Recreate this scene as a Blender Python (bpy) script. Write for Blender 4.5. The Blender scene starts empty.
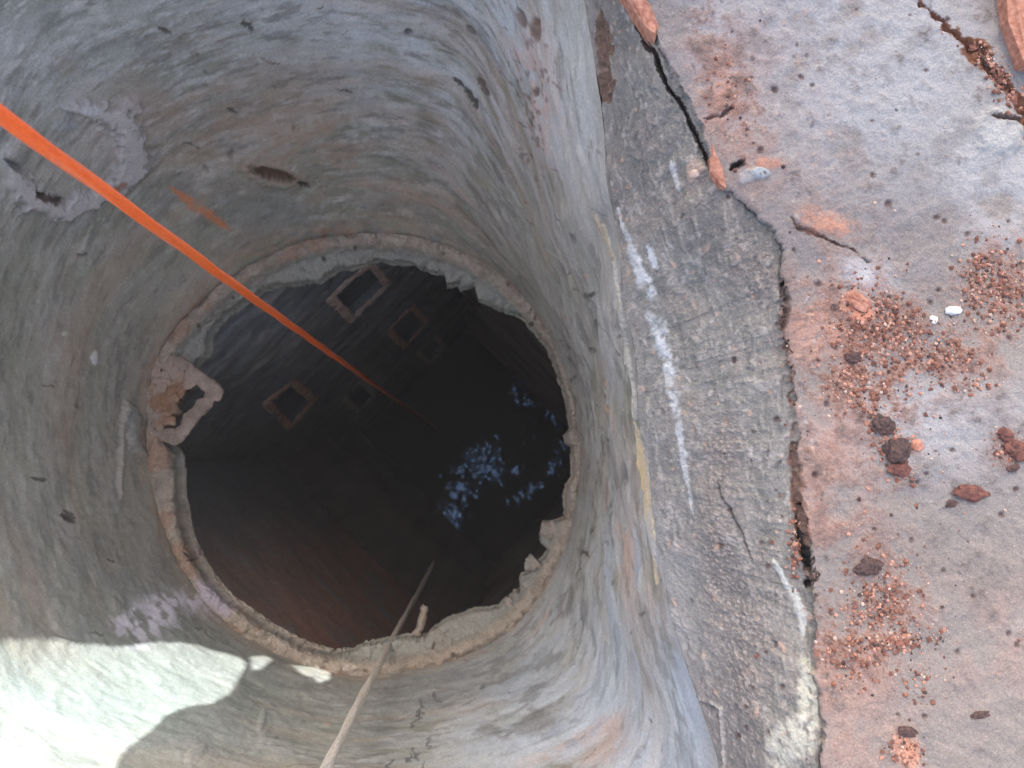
import bpy, math, random
import numpy as np
from mathutils import Vector, Matrix

random.seed(7)
rng = np.random.default_rng(7)
scene = bpy.context.scene
COL = scene.collection

# ------------------------------------------------------------------ camera
W, H, F = 1024, 768, 800.0
CAMZ = 0.53
NAD = (485.0, 455.0)                       # where straight-down falls in the photograph
nd = Vector((NAD[0] - 512, -(NAD[1] - 384), -F)).normalized()
Rq = nd.rotation_difference(Vector((0, 0, -1)))
RM = np.array(Rq.to_matrix())
cam_d = bpy.data.cameras.new("camera")
cam_d.sensor_width = 36.0
cam_d.lens = F / W * 36.0
cam_d.dof.use_dof = True; cam_d.dof.focus_distance = .56; cam_d.dof.aperture_fstop = 15
cam_d.clip_start = 0.01
cam_d.clip_end = 3000
cam = bpy.data.objects.new("camera", cam_d)
cam.location = (0, 0, CAMZ)
cam.rotation_mode = 'QUATERNION'
cam.rotation_quaternion = Rq
COL.objects.link(cam)
scene.camera = cam

# ------------------------------------------------------------------ world, sun, exposure
SUN_EL = math.radians(50)
SUN_H = Vector((-0.12, 1.0, 0)).normalized()
SUN = Vector((SUN_H.x * math.cos(SUN_EL), SUN_H.y * math.cos(SUN_EL), math.sin(SUN_EL)))
wd = bpy.data.worlds.new("World"); scene.world = wd; wd.use_nodes = True
nt = wd.node_tree
sky = nt.nodes.new('ShaderNodeTexSky'); sky.sky_type = 'NISHITA'; sky.sun_disc = False
sky.sun_elevation = SUN_EL
sky.sun_rotation = math.atan2(SUN_H.x, SUN_H.y)
sky.dust_density = 5.0; sky.air_density = .7; sky.ozone_density = 0.0
bg = nt.nodes['Background']; bg.inputs['Strength'].default_value = 0.15
nt.links.new(sky.outputs[0], bg.inputs[0])
sd = bpy.data.lights.new("sun", 'SUN'); sd.energy = 3.8; sd.angle = math.radians(0.22)
sd.color = (1.0, 0.985, 0.96)
so = bpy.data.objects.new("sun", sd); COL.objects.link(so)
so.rotation_mode = 'QUATERNION'
so.rotation_quaternion = SUN.to_track_quat('Z', 'Y')
so.location = SUN * 5
scene.view_settings.view_transform = 'Standard'
scene.view_settings.look = 'None'
scene.view_settings.gamma = 1
scene.view_settings.exposure = 1.95
scene.cycles.max_bounces = 10
scene.cycles.diffuse_bounces = 7

# ------------------------------------------------------------------ helpers
CAMP = np.array([0, 0, CAMZ])
def ray(px, py):
    px = np.asarray(px, float); py = np.asarray(py, float)
    d = np.stack([px - 512, -(py - 384), np.full_like(px, -F)], -1)
    return d @ RM.T
def at_z(px, py, z):
    """world point seen at (px,py) on the level z"""
    d = ray(px, py)
    t = (z - CAMZ) / d[..., 2]
    return CAMP + d * t[..., None]
def at_plane(px, py, n, p):
    """world point on the vertical plane n.xy = p"""
    d = ray(px, py)
    t = p / (d[..., 0] * n[0] + d[..., 1] * n[1])
    return CAMP + d * t[..., None]
def project(P):
    c = (P - CAMP) @ RM
    return 512 + F * c[..., 0] / -c[..., 2], 384 - F * c[..., 1] / -c[..., 2]

def _h(ix, iy, iz, s):
    h = (ix * 374761393 + iy * 668265263 + iz * 2147483647 + s * 144269504) & 0xffffffff
    h = ((h ^ (h >> 13)) * 1274126177) & 0xffffffff
    h = ((h ^ (h >> 16)) * 2246822519) & 0xffffffff
    return ((h ^ (h >> 15)) & 0xffffff) / 8388607.5 - 1.0
def vnoise(p, s=0):
    i = np.floor(p).astype(np.int64); f = p - i
    f = f * f * f * (f * (f * 6 - 15) + 10)
    r = 0
    for dx in (0, 1):
        wx = f[:, 0] if dx else 1 - f[:, 0]
        for dy in (0, 1):
            wy = f[:, 1] if dy else 1 - f[:, 1]
            for dz in (0, 1):
                wz = f[:, 2] if dz else 1 - f[:, 2]
                r = r + wx * wy * wz * _h(i[:, 0] + dx, i[:, 1] + dy, i[:, 2] + dz, s)
    return r
_RT = np.array(Matrix.Rotation(.9, 3, Vector((.5, .3, .8)).normalized()) @ Matrix.Rotation(.6, 3, 'X'))
def fbm(p, octv=4, s=0, gain=0.55):
    p = p @ _RT
    a = 1.0; r = 0; t = 0
    for o in range(octv):
        r = r + a * vnoise(p * (2.03 ** o) + o * 17.3, s + o * 31)
        t += a; a *= gain; p = p @ _RT
    return r / t * 1.6
def sstep(a, b, x):
    t = np.clip((x - a) / (b - a), 0, 1)
    return t * t * (3 - 2 * t)
def gauss(x, y, cx, cy, sx, sy, ang=0):
    c, s = math.cos(math.radians(ang)), math.sin(math.radians(ang))
    u = (x - cx) * c + (y - cy) * s; v = -(x - cx) * s + (y - cy) * c
    return np.exp(-(u / sx) ** 2 - (v / sy) ** 2)
def polydist(x, y, pts):
    """distance to a polyline and the parameter along it (0..1)"""
    best = np.full(x.shape, 1e9); par = np.zeros(x.shape)
    P = np.array(pts, float); L = np.hypot(*(P[1:] - P[:-1]).T); cum = np.concatenate([[0], np.cumsum(L)])
    for k in range(len(P) - 1):
        a, b = P[k], P[k + 1]; d = b - a
        t = np.clip(((x - a[0]) * d[0] + (y - a[1]) * d[1]) / (d @ d), 0, 1)
        q = np.hypot(x - a[0] - t * d[0], y - a[1] - t * d[1])
        m = q < best
        best[m] = q[m]; par[m] = (cum[k] + t[m] * L[k]) / cum[-1]
    return best, par
def inpoly(x, y, pts):
    c = np.zeros(x.shape, bool); n = len(pts)
    for i in range(n):
        x1, y1 = pts[i]; x2, y2 = pts[(i + 1) % n]
        if y1 == y2: continue
        m = ((y1 > y) != (y2 > y)) & (x < (x2 - x1) * (y - y1) / (y2 - y1) + x1)
        c ^= m
    return c
def soft_poly(x, y, pts, w):
    """1 inside, 0 outside, soft over w pixels"""
    d, _ = polydist(x, y, list(pts) + [pts[0]])
    ins = inpoly(x, y, pts)
    sd_ = np.where(ins, d, -d)
    return sstep(-w, w, sd_)

class Surf:
    """colour, height and wetness of a surface being modelled, per vertex"""
    def __init__(s, x, y, pos):
        s.x, s.y, s.pos = x, y, pos
        n = len(x)
        s.col = np.zeros((n, 3)); s.h = np.zeros(n); s.wet = np.zeros(n)
        q = pos * 60
        s.wx = fbm(q, 3, 501) ; s.wy = fbm(q, 3, 777)
        s.fine = fbm(pos * 260, 3, 91)
    def mix(s, c, m):
        s.col += (np.array(c) - s.col) * np.clip(m, 0, 1)[:, None]
    def near(s, cx, cy, r):
        return np.nonzero((np.abs(s.x - cx) < r) & (np.abs(s.y - cy) < r))[0]
    def blob(s, cx, cy, a, b, ang=0, c=None, k=1.0, h=0.0, hard=0.25, warp=0.35, wet=0, lip=0):
        R = max(a, b) * 1.9 + 4
        i = s.near(cx, cy, R)
        if not len(i): return
        ca, sa = math.cos(math.radians(ang)), math.sin(math.radians(ang))
        dx = s.x[i] - cx; dy = s.y[i] - cy
        u = (dx * ca + dy * sa) / a; v = (-dx * sa + dy * ca) / b
        d = np.hypot(u, v) + warp * (s.wx[i] * .7 + s.fine[i] * .5)
        m = 1 - sstep(1 - hard, 1 + hard, d)
        mh = m if h > 0 else 1 - sstep(.3, 1.0, d)
        if max(a, b) > 11 and h >= 0: m = m * sstep(-.55, .35, s.fine[i] * .8 + s.wx[i] * .5 + .35 * (1 - d))
        if c is not None:
            s.col[i] += (np.array(c) - s.col[i]) * (m * k)[:, None]
        s.h[i] += h * mh
        if lip: s.h[i] += lip * np.exp(-((d - 1.15) / .25) ** 2) * (v < 0.1)
        s.wet[i] = np.maximum(s.wet[i], m * wet)
    def line(s, pts, w, c=None, k=1.0, h=0.0, warp=3.0, hard=.5, dash=0, taper=True, side=0):
        P = np.array(pts)
        lo = P.min(0) - 4 * np.max(w) - 10; hi = P.max(0) + 4 * np.max(w) + 10
        i = np.nonzero((s.x > lo[0]) & (s.x < hi[0]) & (s.y > lo[1]) & (s.y < hi[1]))[0]
        if not len(i): return
        d, t = polydist(s.x[i] + s.wx[i] * warp, s.y[i] + s.wy[i] * warp, pts)
        ww = np.interp(t, np.linspace(0, 1, len(w)), w) if hasattr(w, '__len__') else np.full(len(i), w)
        if taper: ww = ww * np.sqrt(np.clip(1 - np.abs(2 * t - 1) ** 4, 0.02, 1))
        ww = ww * (1 + .5 * s.fine[i])
        m = 1 - sstep(1 - hard, 1 + hard, d / np.maximum(ww, .05))
        mh = m
        if h < 0:
            m = 1 - sstep(1.0, 1.25, (d - np.clip(ww - .9, .1, 1.6)) / np.maximum(ww, .05)); mh = 1 - sstep(.2, 1.15, d / np.maximum(ww, .05))
        if dash:
            g = sstep(-dash, dash * .3, s.wx[i] + .5 * s.fine[i]); m = m * g; mh = mh * g
        if c is not None:
            s.col[i] += (np.array(c) - s.col[i]) * (m * k)[:, None]
        s.h[i] += h * mh

def finish(name, me, mat, parent=None, smooth=True):
    me.materials.append(mat)
    if smooth:
        me.polygons.foreach_set('use_smooth', np.ones(len(me.polygons), bool))
    o = bpy.data.objects.new(name, me); COL.objects.link(o)
    if parent: o.parent = parent
    return o
def grid_mesh(name, P, nu, nv, closed=False, col=None, wet=None, flip=False):
    """P: (nu*nv,3), index = u*nv+v ; closed wraps in u"""
    me = bpy.data.meshes.new(name)
    us = np.arange(nu if closed else nu - 1); vs = np.arange(nv - 1)
    U, V = np.meshgrid(us, vs, indexing='ij'); U2 = (U + 1) % nu
    q = np.stack([U * nv + V, U2 * nv + V, U2 * nv + V + 1, U * nv + V + 1], -1).reshape(-1, 4)
    if flip: q = q[:, ::-1]
    me.vertices.add(len(P)); me.vertices.foreach_set('co', np.ascontiguousarray(P, dtype=np.float32).ravel())
    n = len(q); me.loops.add(n * 4); me.polygons.add(n)
    me.loops.foreach_set('vertex_index', q.astype(np.int32).ravel())
    me.polygons.foreach_set('loop_start', np.arange(0, n * 4, 4, dtype=np.int32))
    me.update(calc_edges=True)
    if col is not None: set_col(me, col, wet)
    return me
def set_col(me, col, wet=None):
    a = me.attributes.new('pigment', 'FLOAT_COLOR', 'POINT')
    c = np.ones((len(me.vertices), 4), np.float32); c[:, :3] = np.clip(col, 0.004, .9)
    a.data.foreach_set('color', c.ravel())
    b = me.attributes.new('wet', 'FLOAT', 'POINT')
    b.data.foreach_set('value', (np.zeros(len(me.vertices)) if wet is None else wet).astype(np.float32))
def poly_mesh(name, V, Fs):
    me = bpy.data.meshes.new(name); me.from_pydata([tuple(map(float, v)) for v in V], [], Fs); me.update(); return me
def tag(o, label=None, cat=None, group=None, kind=None):
    if label: o['label'] = label
    if cat: o['category'] = cat
    if group: o['group'] = group
    if kind: o['kind'] = kind
    return o
def empty(name, loc=(0, 0, 0)):
    o = bpy.data.objects.new(name, None); o.location = loc; o.empty_display_size = .05; COL.objects.link(o); return o
def grid_normals(P, nu, nv, closed):
    G = P.reshape(nu, nv, 3)
    if closed: du = np.roll(G, -1, 0) - np.roll(G, 1, 0)
    else: du = np.gradient(G, axis=0)
    dv = np.gradient(G, axis=1)
    n = np.cross(du, dv); n /= np.linalg.norm(n, axis=-1, keepdims=True) + 1e-12
    return n.reshape(-1, 3)

# ------------------------------------------------------------------ materials
def plaster_mat(name, grain=900, gstr=.35, bump=.4, bscale=700, rough=.88, speck=None, streak=None):
    m = bpy.data.materials.new(name); m.use_nodes = True
    t = m.node_tree; N = t.nodes; L = t.links; b = N['Principled BSDF']
    at = N.new('ShaderNodeAttribute'); at.attribute_name = 'pigment'
    wt = N.new('ShaderNodeAttribute'); wt.attribute_name = 'wet'
    tc = N.new('ShaderNodeTexCoord')
    n1 = N.new('ShaderNodeTexNoise'); n1.inputs['Scale'].default_value = grain; n1.inputs['Detail'].default_value = 4
    n1.inputs['Roughness'].default_value = .65
    mp = N.new('ShaderNodeMapping'); L.new(tc.outputs['Object'], mp.inputs[0])
    if streak: mp.inputs['Scale'].default_value = streak
    L.new(mp.outputs[0], n1.inputs['Vector'])
    mr = N.new('ShaderNodeMapRange'); L.new(n1.outputs[0], mr.inputs[0])
    mr.inputs[1].default_value = .3; mr.inputs[2].default_value = .7
    mr.inputs[3].default_value = 1 - gstr; mr.inputs[4].default_value = 1 + gstr
    mul = N.new('ShaderNodeVectorMath'); mul.operation = 'SCALE'
    L.new(at.outputs['Color'], mul.inputs[0]); L.new(mr.outputs[0], mul.inputs['Scale'])
    out = mul.outputs[0]
    if speck:
        vo = N.new('ShaderNodeTexNoise'); vo.inputs['Scale'].default_value = speck[0]; vo.inputs['Detail'].default_value = 1
        L.new(mp.outputs[0], vo.inputs['Vector'])
        cr = N.new('ShaderNodeValToRGB'); cr.color_ramp.elements[0].position = speck[1]; cr.color_ramp.elements[1].position = speck[1] + .05
        L.new(vo.outputs[0], cr.inputs[0])
        mx = N.new('ShaderNodeMix'); mx.data_type = 'RGBA'; L.new(cr.outputs[0], mx.inputs[0])
        L.new(out, mx.inputs[6]); mx.inputs[7].default_value = (*speck[2], 1)
        sc_ = N.new('ShaderNodeMath'); sc_.operation = 'MULTIPLY'; L.new(cr.outputs[0], sc_.inputs[0]); sc_.inputs[1].default_value = speck[3]
        L.new(sc_.outputs[0], mx.inputs[0]); out = mx.outputs[2]
    L.new(out, b.inputs['Base Color'])
    r = N.new('ShaderNodeMapRange'); L.new(wt.outputs['Fac'], r.inputs[0])
    r.inputs[3].default_value = rough; r.inputs[4].default_value = .22
    L.new(r.outputs[0], b.inputs['Roughness'])
    b.inputs['Specular IOR Level'].default_value = .35
    n2 = N.new('ShaderNodeTexNoise'); n2.inputs['Scale'].default_value = bscale; n2.inputs['Detail'].default_value = 5
    L.new(mp.outputs[0], n2.inputs['Vector'])
    bp = N.new('ShaderNodeBump'); bp.inputs['Strength'].default_value = bump; bp.inputs['Distance'].default_value = .002
    L.new(n2.outputs[0], bp.inputs['Height']); L.new(bp.outputs[0], b.inputs['Normal'])
    return m
def plain_mat(name, c1, c2, scale=200, rough=.85, bump=.3, bdist=.001, spec=.4):
    m = bpy.data.materials.new(name); m.use_nodes = True
    t = m.node_tree; N = t.nodes; L = t.links; b = N['Principled BSDF']
    tc = N.new('ShaderNodeTexCoord')
    n1 = N.new('ShaderNodeTexNoise'); n1.inputs['Scale'].default_value = scale; n1.inputs['Detail'].default_value = 5
    L.new(tc.outputs['Object'], n1.inputs['Vector'])
    cr = N.new('ShaderNodeValToRGB'); cr.color_ramp.elements[0].position = .35; cr.color_ramp.elements[1].position = .65
    cr.color_ramp.elements[0].color = (*c1, 1); cr.color_ramp.elements[1].color = (*c2, 1)
    L.new(n1.outputs[0], cr.inputs[0]); L.new(cr.outputs[0], b.inputs['Base Color'])
    b.inputs['Roughness'].default_value = rough; b.inputs['Specular IOR Level'].default_value = spec
    bp = N.new('ShaderNodeBump'); bp.inputs['Strength'].default_value = bump; bp.inputs['Distance'].default_value = bdist
    L.new(n1.outputs[0], bp.inputs['Height']); L.new(bp.outputs[0], b.inputs['Normal'])
    return m

M_neck = plaster_mat('trowelled_mortar', grain=420, gstr=.2, bump=.16, bscale=420, rough=.8)
M_rim = plaster_mat('rough_mortar', grain=620, gstr=.2, bump=.5, bscale=700, speck=(1100, .66, (.5, .4, .33), .5))
M_pit = plaster_mat('damp_mortar', grain=120, gstr=.2, bump=.3, bscale=120, rough=.8)
M_collar = plaster_mat('lumpy_mortar', grain=420, gstr=.28, bump=.6, bscale=500)
M_brick = plain_mat('orange_brick', (.30, .12, .075), (.50, .25, .17), 260, .9, .7)
M_brickdark = plain_mat('brown_brick', (.10, .045, .035), (.30, .13, .085), 260, .9, .7)
M_dred = plain_mat('dark_red_clinker', (.07, .03, .027), (.18, .07, .05), 300, .85, .7)
M_dark = plain_mat('dark_stone', (.03, .02, .02), (.11, .06, .05), 500, .8, .6)
M_white = plain_mat('white_stone', (.6, .6, .58), (.75, .75, .74), 300, .8, .3)
M_sand = plain_mat('sand', (.40, .28, .21), (.60, .47, .38), 300)
M_blocker = plain_mat('blocker_brown', (.2, .14, .09), (.3, .22, .14), 12, .85, .3)
M_ground = plain_mat('red_soil', (.19, .10, .06), (.30, .17, .11), 8, .95, .5, .01)

# ------------------------------------------------------------------ curves (authoring coordinates)
CX, CY = 372.0, 455.0
R1 = [(152, 395), (168, 345), (196, 312), (240, 275), (300, 247), (360, 236), (420, 241), (480, 264), (530, 305), (561, 360), (577, 430),
      (577, 490), (560, 558), (525, 612), (480, 646), (420, 666), (360, 673), (300, 660), (240, 630), (197, 585), (165, 520), (150, 455)]
R0 = [(146, 398), (158, 368), (186, 372), (205, 352), (206, 335), (222, 312), (240, 302), (262, 287), (290, 283), (318, 280), (338, 268), (358, 266), (378, 257),
      (392, 262), (410, 262), (430, 270), (443, 272), (446, 285), (458, 290), (462, 281), (474, 284), (477, 300), (495, 306),
      (508, 311), (522, 314), (532, 326), (546, 343), (558, 368), (568, 400), (573, 428), (566, 434), (567, 442), (574, 446), (574, 478), (567, 486),
      (564, 505), (566, 518), (548, 522), (540, 530), (541, 543), (549, 551), (540, 562), (530, 570), (520, 576), (519, 590), (511, 598), (504, 601),
      (500, 606), (480, 611), (462, 613), (446, 620), (434, 628), (425, 636),
      (405, 638), (385, 641), (362, 645), (352, 652), (330, 656), (303, 650), (285, 640), (262, 626),
      (236, 607), (222, 600), (208, 585), (196, 566), (184, 540), (178, 510), (175, 480), (176, 455), (160, 436), (148, 420)]
AL = [(575, -40), (592, 60), (604, 180), (620, 300), (636, 420), (652, 530), (668, 620), (692, 690), (716, 750), (726, 800), (700, 860), (600, 900),
      (375, 915), (100, 890), (-180, 820), (-270, 600), (-280, 400), (-240, 100), (-100, -130), (150, -230), (375, -260), (520, -210)]
BL = [(600, -90), (630, -10), (655, 40), (690, 108), (722, 186), (768, 228), (784, 262), (776, 330), (790, 410), (800, 500), (806, 580), (814, 660), (822, 780), (832, 900), (700, 1010),
      (375, 1050), (0, 1020), (-330, 900), (-430, 500), (-380, 0), (-150, -280), (200, -400), (500, -380)]
def polar(curve, th, smooth=0):
    P = np.array(curve, float)
    a = np.arctan2(P[:, 1] - CY, P[:, 0] - CX); r = np.hypot(P[:, 0] - CX, P[:, 1] - CY)
    o = np.argsort(a); a = a[o]; r = r[o]
    a3 = np.concatenate([a - 2 * np.pi, a, a + 2 * np.pi]); r3 = np.concatenate([r, r, r])
    if not smooth: return np.interp(th, a3, r3)
    w = 0; s = 0
    for k in np.linspace(-1, 1, 13):
        g = 1 - k * k + .01
        s = s + g * np.interp(th + k * smooth, a3, r3); w += g
    return s / w

# ------------------------------------------------------------------ neck of the shaft
D_RING, D_A = 1.17, 0.60
Z_RING, Z_A = CAMZ - D_RING, CAMZ - D_A
th_r = np.radians(np.arange(-66, 56, .15))
th_l = np.radians(np.arange(56, 294, .24))
TH = np.concatenate([th_r, th_l]); NU = len(TH); NV = 330
rA = polar(AL, TH, .09)
r1 = polar(R1, TH, .05)
cosT, sinT = np.cos(TH), np.sin(TH)
PA = at_z(CX + rA * cosT, CY + rA * sinT, np.full(NU, Z_A))
P1 = at_z(CX + r1 * cosT, CY + r1 * sinT, np.full(NU, Z_RING))
# depth samples: even steps as seen, not in depth
vv = np.linspace(0, 1, NV)
dep = 1 / (1 / D_RING + (1 / D_A - 1 / D_RING) * vv)
tt = (D_RING - dep) / (D_RING - D_A)                 # 0 at the ring, 1 at the lip
prof = tt + .10 * np.sin(np.pi * tt) * (1 - tt) - .0
P = P1[:, None, :] + (PA - P1)[:, None, :] * prof[None, :, None]
P[..., 2] = (CAMZ - dep)[None, :]
P = P.reshape(-1, 3)
px, py = project(P)
THV = np.repeat(TH, NV); TV = np.tile(tt, NU); DV = np.tile(dep, NU)
S = Surf(px, py, P)
cyl = np.stack([np.cos(THV) * .4, np.sin(THV) * .4, DV], -1)
wv = fbm(P * 7, 3, 71); cyl = cyl + np.stack([0 * DV, 0 * DV, .007 * wv], -1)
st1 = fbm(cyl * [14, 14, 70], 6, 3, .62); st1s = fbm(cyl * [10, 10, 60], 2, 3)
st2 = fbm(cyl * [42, 42, 170], 4, 13, .65)
rw = sstep(500, 590, px) + sstep(600, 700, py) * sstep(380, 520, px); rw = np.clip(rw, 0, 1)
st1 = st1 * (1 - rw) + rw * fbm(cyl * [11, 11, 20], 5, 33, .6)
st2 = st2 * (1 - rw) + rw * fbm(cyl * [34, 34, 44], 4, 34, .6)
st3 = fbm(cyl * [5, 5, 40], 4, 23) * (1 - rw) + rw * fbm(cyl * [5, 5, 11], 4, 24)
bl1 = fbm(P * 9, 5, 5); bl2 = fbm(P * 26, 5, 8); bl3 = fbm(P * 80, 4, 12)
leftw = sstep(330, 120, px) * sstep(150, 330, py)
top = sstep(330, 60, py)
streakw = 1 - .75 * leftw
G_green, G_dark, G_blue, G_mauve, TAN, PINK, PALE = (.225, .225, .18), (.13, .13, .125), (.47, .50, .52), (.35, .33, .295), (.34, .26, .19), (.52, .34, .27), (.55, .54, .53)
S.col[:] = G_green
S.mix(G_mauve, .45 + .45 * bl1 + .5 * st1 * streakw + .25 * bl2)
S.mix(G_dark, sstep(.1, .8, st3 * streakw + .4 * bl2) * .6)
S.mix((.22, .24, .245), sstep(-.2, .7, bl2 + .5 * bl3) * .4 * leftw)
# blue-grey cement: upper middle, the right wall, lower right
m = np.clip(gauss(px, py, 480, 60, 190, 130, 20) * 1.1 + gauss(px, py, 20, 80, 130, 60) * .5 + gauss(px, py, 300, -10, 200, 60) * .5, 0, 1)
S.mix(G_blue, m * sstep(-.9, .5, st1 + .5 * bl2))
m = gauss(px, py, 650, 690, 170, 200, 0) * sstep(470, 620, py + px * .3 - 150)
S.mix(G_blue, np.clip(m * 1.8, 0, 1) * sstep(-1.0, .2, st1 + .3 * bl2))
S.mix((.34, .34, .34), gauss(px, py, 590, 400, 45, 190) * .7 * sstep(-1, .3, st1))
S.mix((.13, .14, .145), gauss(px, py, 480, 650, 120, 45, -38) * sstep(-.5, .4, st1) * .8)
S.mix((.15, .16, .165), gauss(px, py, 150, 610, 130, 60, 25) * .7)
# brown wash along the trowel lines
S.mix(TAN, gauss(px, py, 330, 165, 170, 85, 20) * sstep(-.5, .6, st1 + .6 * st3 + .3 * bl1) * .85)
S.mix((.23, .19, .15), gauss(px, py, 120, 50, 140, 60, 0) * sstep(-.3, .5, st3 + bl1) * .6)
S.mix(TAN, gauss(px, py, 60, 400, 90, 180, 0) * sstep(.0, .7, bl2 + .4 * bl1) * .45)
S.mix(PINK, sstep(.25, .85, (fbm(cyl * [6, 6, 70], 4, 57) * (1 - rw) + rw * fbm(cyl * [8, 8, 18], 4, 58)) + .2 * bl2) * (gauss(px, py, 600, 620, 110, 200) + .6 * gauss(px, py, 430, 200, 150, 110) + .6 * gauss(px, py, 560, 120, 50, 140)) * .75)
S.mix(PINK, gauss(px, py, 535, 90, 28, 90, -12) * sstep(-.3, .5, bl3 + bl2) * .6)
S.mix(PALE, sstep(.35, .9, st2 + .3 * bl3) * .4 * (.3 + top))
S.mix(G_dark, sstep(.35, .9, (fbm(cyl * [24, 24, 150], 4, 77) * (1 - rw) + rw * fbm(cyl * [24, 24, 40], 4, 78))) * .55 * streakw)
S.mix((.50, .49, .47), sstep(.1, .9, st3 + .5 * st2 + .5 * bl3) * .4 * (.4 + .6 * streakw))
S.mix((.13, .125, .115), sstep(.15, .6, (fbm(cyl * [26, 26, 110], 5, 88, .65) * (1 - rw) + rw * fbm(cyl * [22, 22, 30], 4, 89)) + .3 * bl3) * .55)
S.mix((.50, .50, .48), sstep(.25, .6, (fbm(cyl * [30, 30, 100], 5, 188, .65) * (1 - rw) + rw * fbm(cyl * [20, 20, 30], 4, 189)) + .2 * bl3) * .5 * (.35 + .65 * top))
S.mix((.36, .27, .20), sstep(.1, .7, fbm(cyl * [3, 3, 22], 5, 89)) * .35)
S.h += .004 * bl1 + .0010 * bl2 + .0006 * st1s * streakw + .0004 * bl3 + .0003 * st2 + 0.0
# light flecks and dark chips
for k in range(90):
    a = random.uniform(0, 2 * math.pi); v = random.random() ** .8
    i = random.randrange(len(px))
    x, y = px[i], py[i]
    if not (-20 < x < 740 and -20 < y < 790): continue
    tang = math.degrees(math.atan2(y - CY, x - CX)) + 90
    s_ = random.uniform(1.2, 3.2)
    t_ = random.random()
    if t_ < .55: S.blob(x, y, s_ * random.uniform(.8, 2), s_ * .8, tang + random.gauss(0, 50), (.07, .06, .055), .6, -.0012, .5, warp=.8)
    elif t_ < .85: S.blob(x, y, s_ * random.uniform(1, 3.5), s_ * .7, tang + random.gauss(0, 20), (.36, .36, .35), .45, .0006, .4)
    else: S.blob(x, y, s_ * 1.6, s_, tang, (.42, .25, .18), .5, .0008, .4)
for k in range(260):
    i = random.randrange(len(px)); x, y = px[i], py[i]
    if not (-20 < x < 620 and -20 < y < 790): continue
    a0 = math.atan2(y - CY, x - CX); r0 = math.hypot(x - CX, y - CY); ln = random.uniform(8, 42) / r0; dr = random.gauss(0, 4)
    S.line([(CX + (r0 + dr * q) * math.cos(a0 + ln * q), CY + (r0 + dr * q) * math.sin(a0 + ln * q)) for q in (0, .5, 1)], random.uniform(.35, .8),
           random.choice([(.10, .10, .09), (.12, .10, .08), (.46, .46, .44), (.40, .34, .28)]), .6, 0, warp=1.5, dash=.8)
S.mix((.30, .22, .16), gauss(px, py, 250, 130, 190, 70, 12) * sstep(-.4, .5, bl1 + .5 * st1) * .5)
S.mix((.17, .19, .18), gauss(px, py, 300, 215, 170, 40, 5) * sstep(-.4, .5, bl2 + .5 * st1) * .6)
S.mix((.19, .21, .20), gauss(px, py, 60, 520, 110, 130) * sstep(-.4, .5, bl1 + .4 * bl2) * .5)
# trowel folds on the left: curved lips
for (x, y, a, b, g, hh) in [(165, 29, 9, 4, 20, -.006), (248, 27, 6, 4, 40, -.005), (15, 38, 14, 3, 20, -.004), (12, 293, 14, 3, 12, -.004), (18, 348, 14, 3, 20, -.004), (48, 385, 9, 3, -20, -.005),
                            (68, 516, 11, 7, -10, -.008), (110, 560, 6, 4, 30, -.005), (60, 548, 5, 12, -20, .003), (115, 605, 5, 9, -30, .003), (82, 255, 8, 3, -30, -.004), (232, 110, 9, 3, 25, -.004),
                            (190, 145, 16, 3, 18, -.003), (38, 478, 10, 3, -10, -.004), (65, 640, 14, 4, 20, .003), (98, 633, 7, 4, 10, -.004), (200, 630, 6, 4, 10, -.004), (320, 8, 8, 3, 0, -.003),
                            (395, 195, 14, 2, 30, -.002), (345, 90, 12, 2, 12, -.003), (270, 60, 14, 2, 15, -.002), (230, 712, 10, 3, 10, .003), (262, 720, 4, 11, 10, .003), (195, 755, 16, 8, -30, .004), (585, 553, 6, 4, 70, -.003), (592, 547, 6, 3, 30, -.002)]:
    a *= random.uniform(.6, 1.0); b *= random.uniform(.4, 1.1); hh *= .6
    if b < 2.6 and random.random() < .45: continue
    S.blob(x + 3, y + 2, a * 1.6, b * 2.2, g, (.30, .275, .24), .35, .001, .6, warp=.8)
    S.line([(x - a * .9, y - b * .4 - a * .3 * math.sin(math.radians(g))), (x, y), (x + a * .9, y + b * .3 + a * math.sin(math.radians(g)) * .8)], b * .42, (.07, .06, .055), .85, hh * .7, warp=2.5) if hh < 0 else S.blob(x, y, a, b, g, (.07, .06, .055) if hh < 0 else (.24, .23, .22), .8 if hh < 0 else .4, hh, .4, lip=.002 if hh < 0 else 0)
# long brown gouge with a pale lip
S.blob(278, 175, 36, 11, 10, (.34, .27, .22), .8, .004)
S.blob(272, 172, 27, 6, 13, (.10, .055, .035), .95, -.010)
S.blob(303, 184, 9, 3, 25, (.05, .03, .03), .9, -.006)
# upper middle slits
S.line([(453, 78), (466, 90), (478, 108)], 1.7, (.06, .055, .05), .9, -.003, warp=1)
S.line([(475, 78), (482, 88), (488, 96)], 1.6, (.10, .07, .055), .8, -.002, warp=1)
S.blob(408, 32, 4, 3, 0, (.07, .06, .06), .8, -.003); S.blob(470, 30, 7, 3, 40, (.08, .07, .065), .7, -.003)
S.blob(523, 17, 11, 5, 60, (.13, .08, .055), .8, -.004); S.blob(537, 28, 5, 13, -10, (.15, .09, .06), .8, -.004)
for k in range(90):
    S.blob(random.gauss(533, 13), random.gauss(95, 45), random.uniform(.7, 1.6), random.uniform(1.2, 4), random.gauss(-25, 25), (.13, .09, .07), .6, -.001, .5, warp=.9)
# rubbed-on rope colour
S.line([(168, 186), (200, 210), (232, 230)], [1.5, 5, 3], (.52, .19, .08), .85, 0, warp=1.5, dash=1.3)
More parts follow.
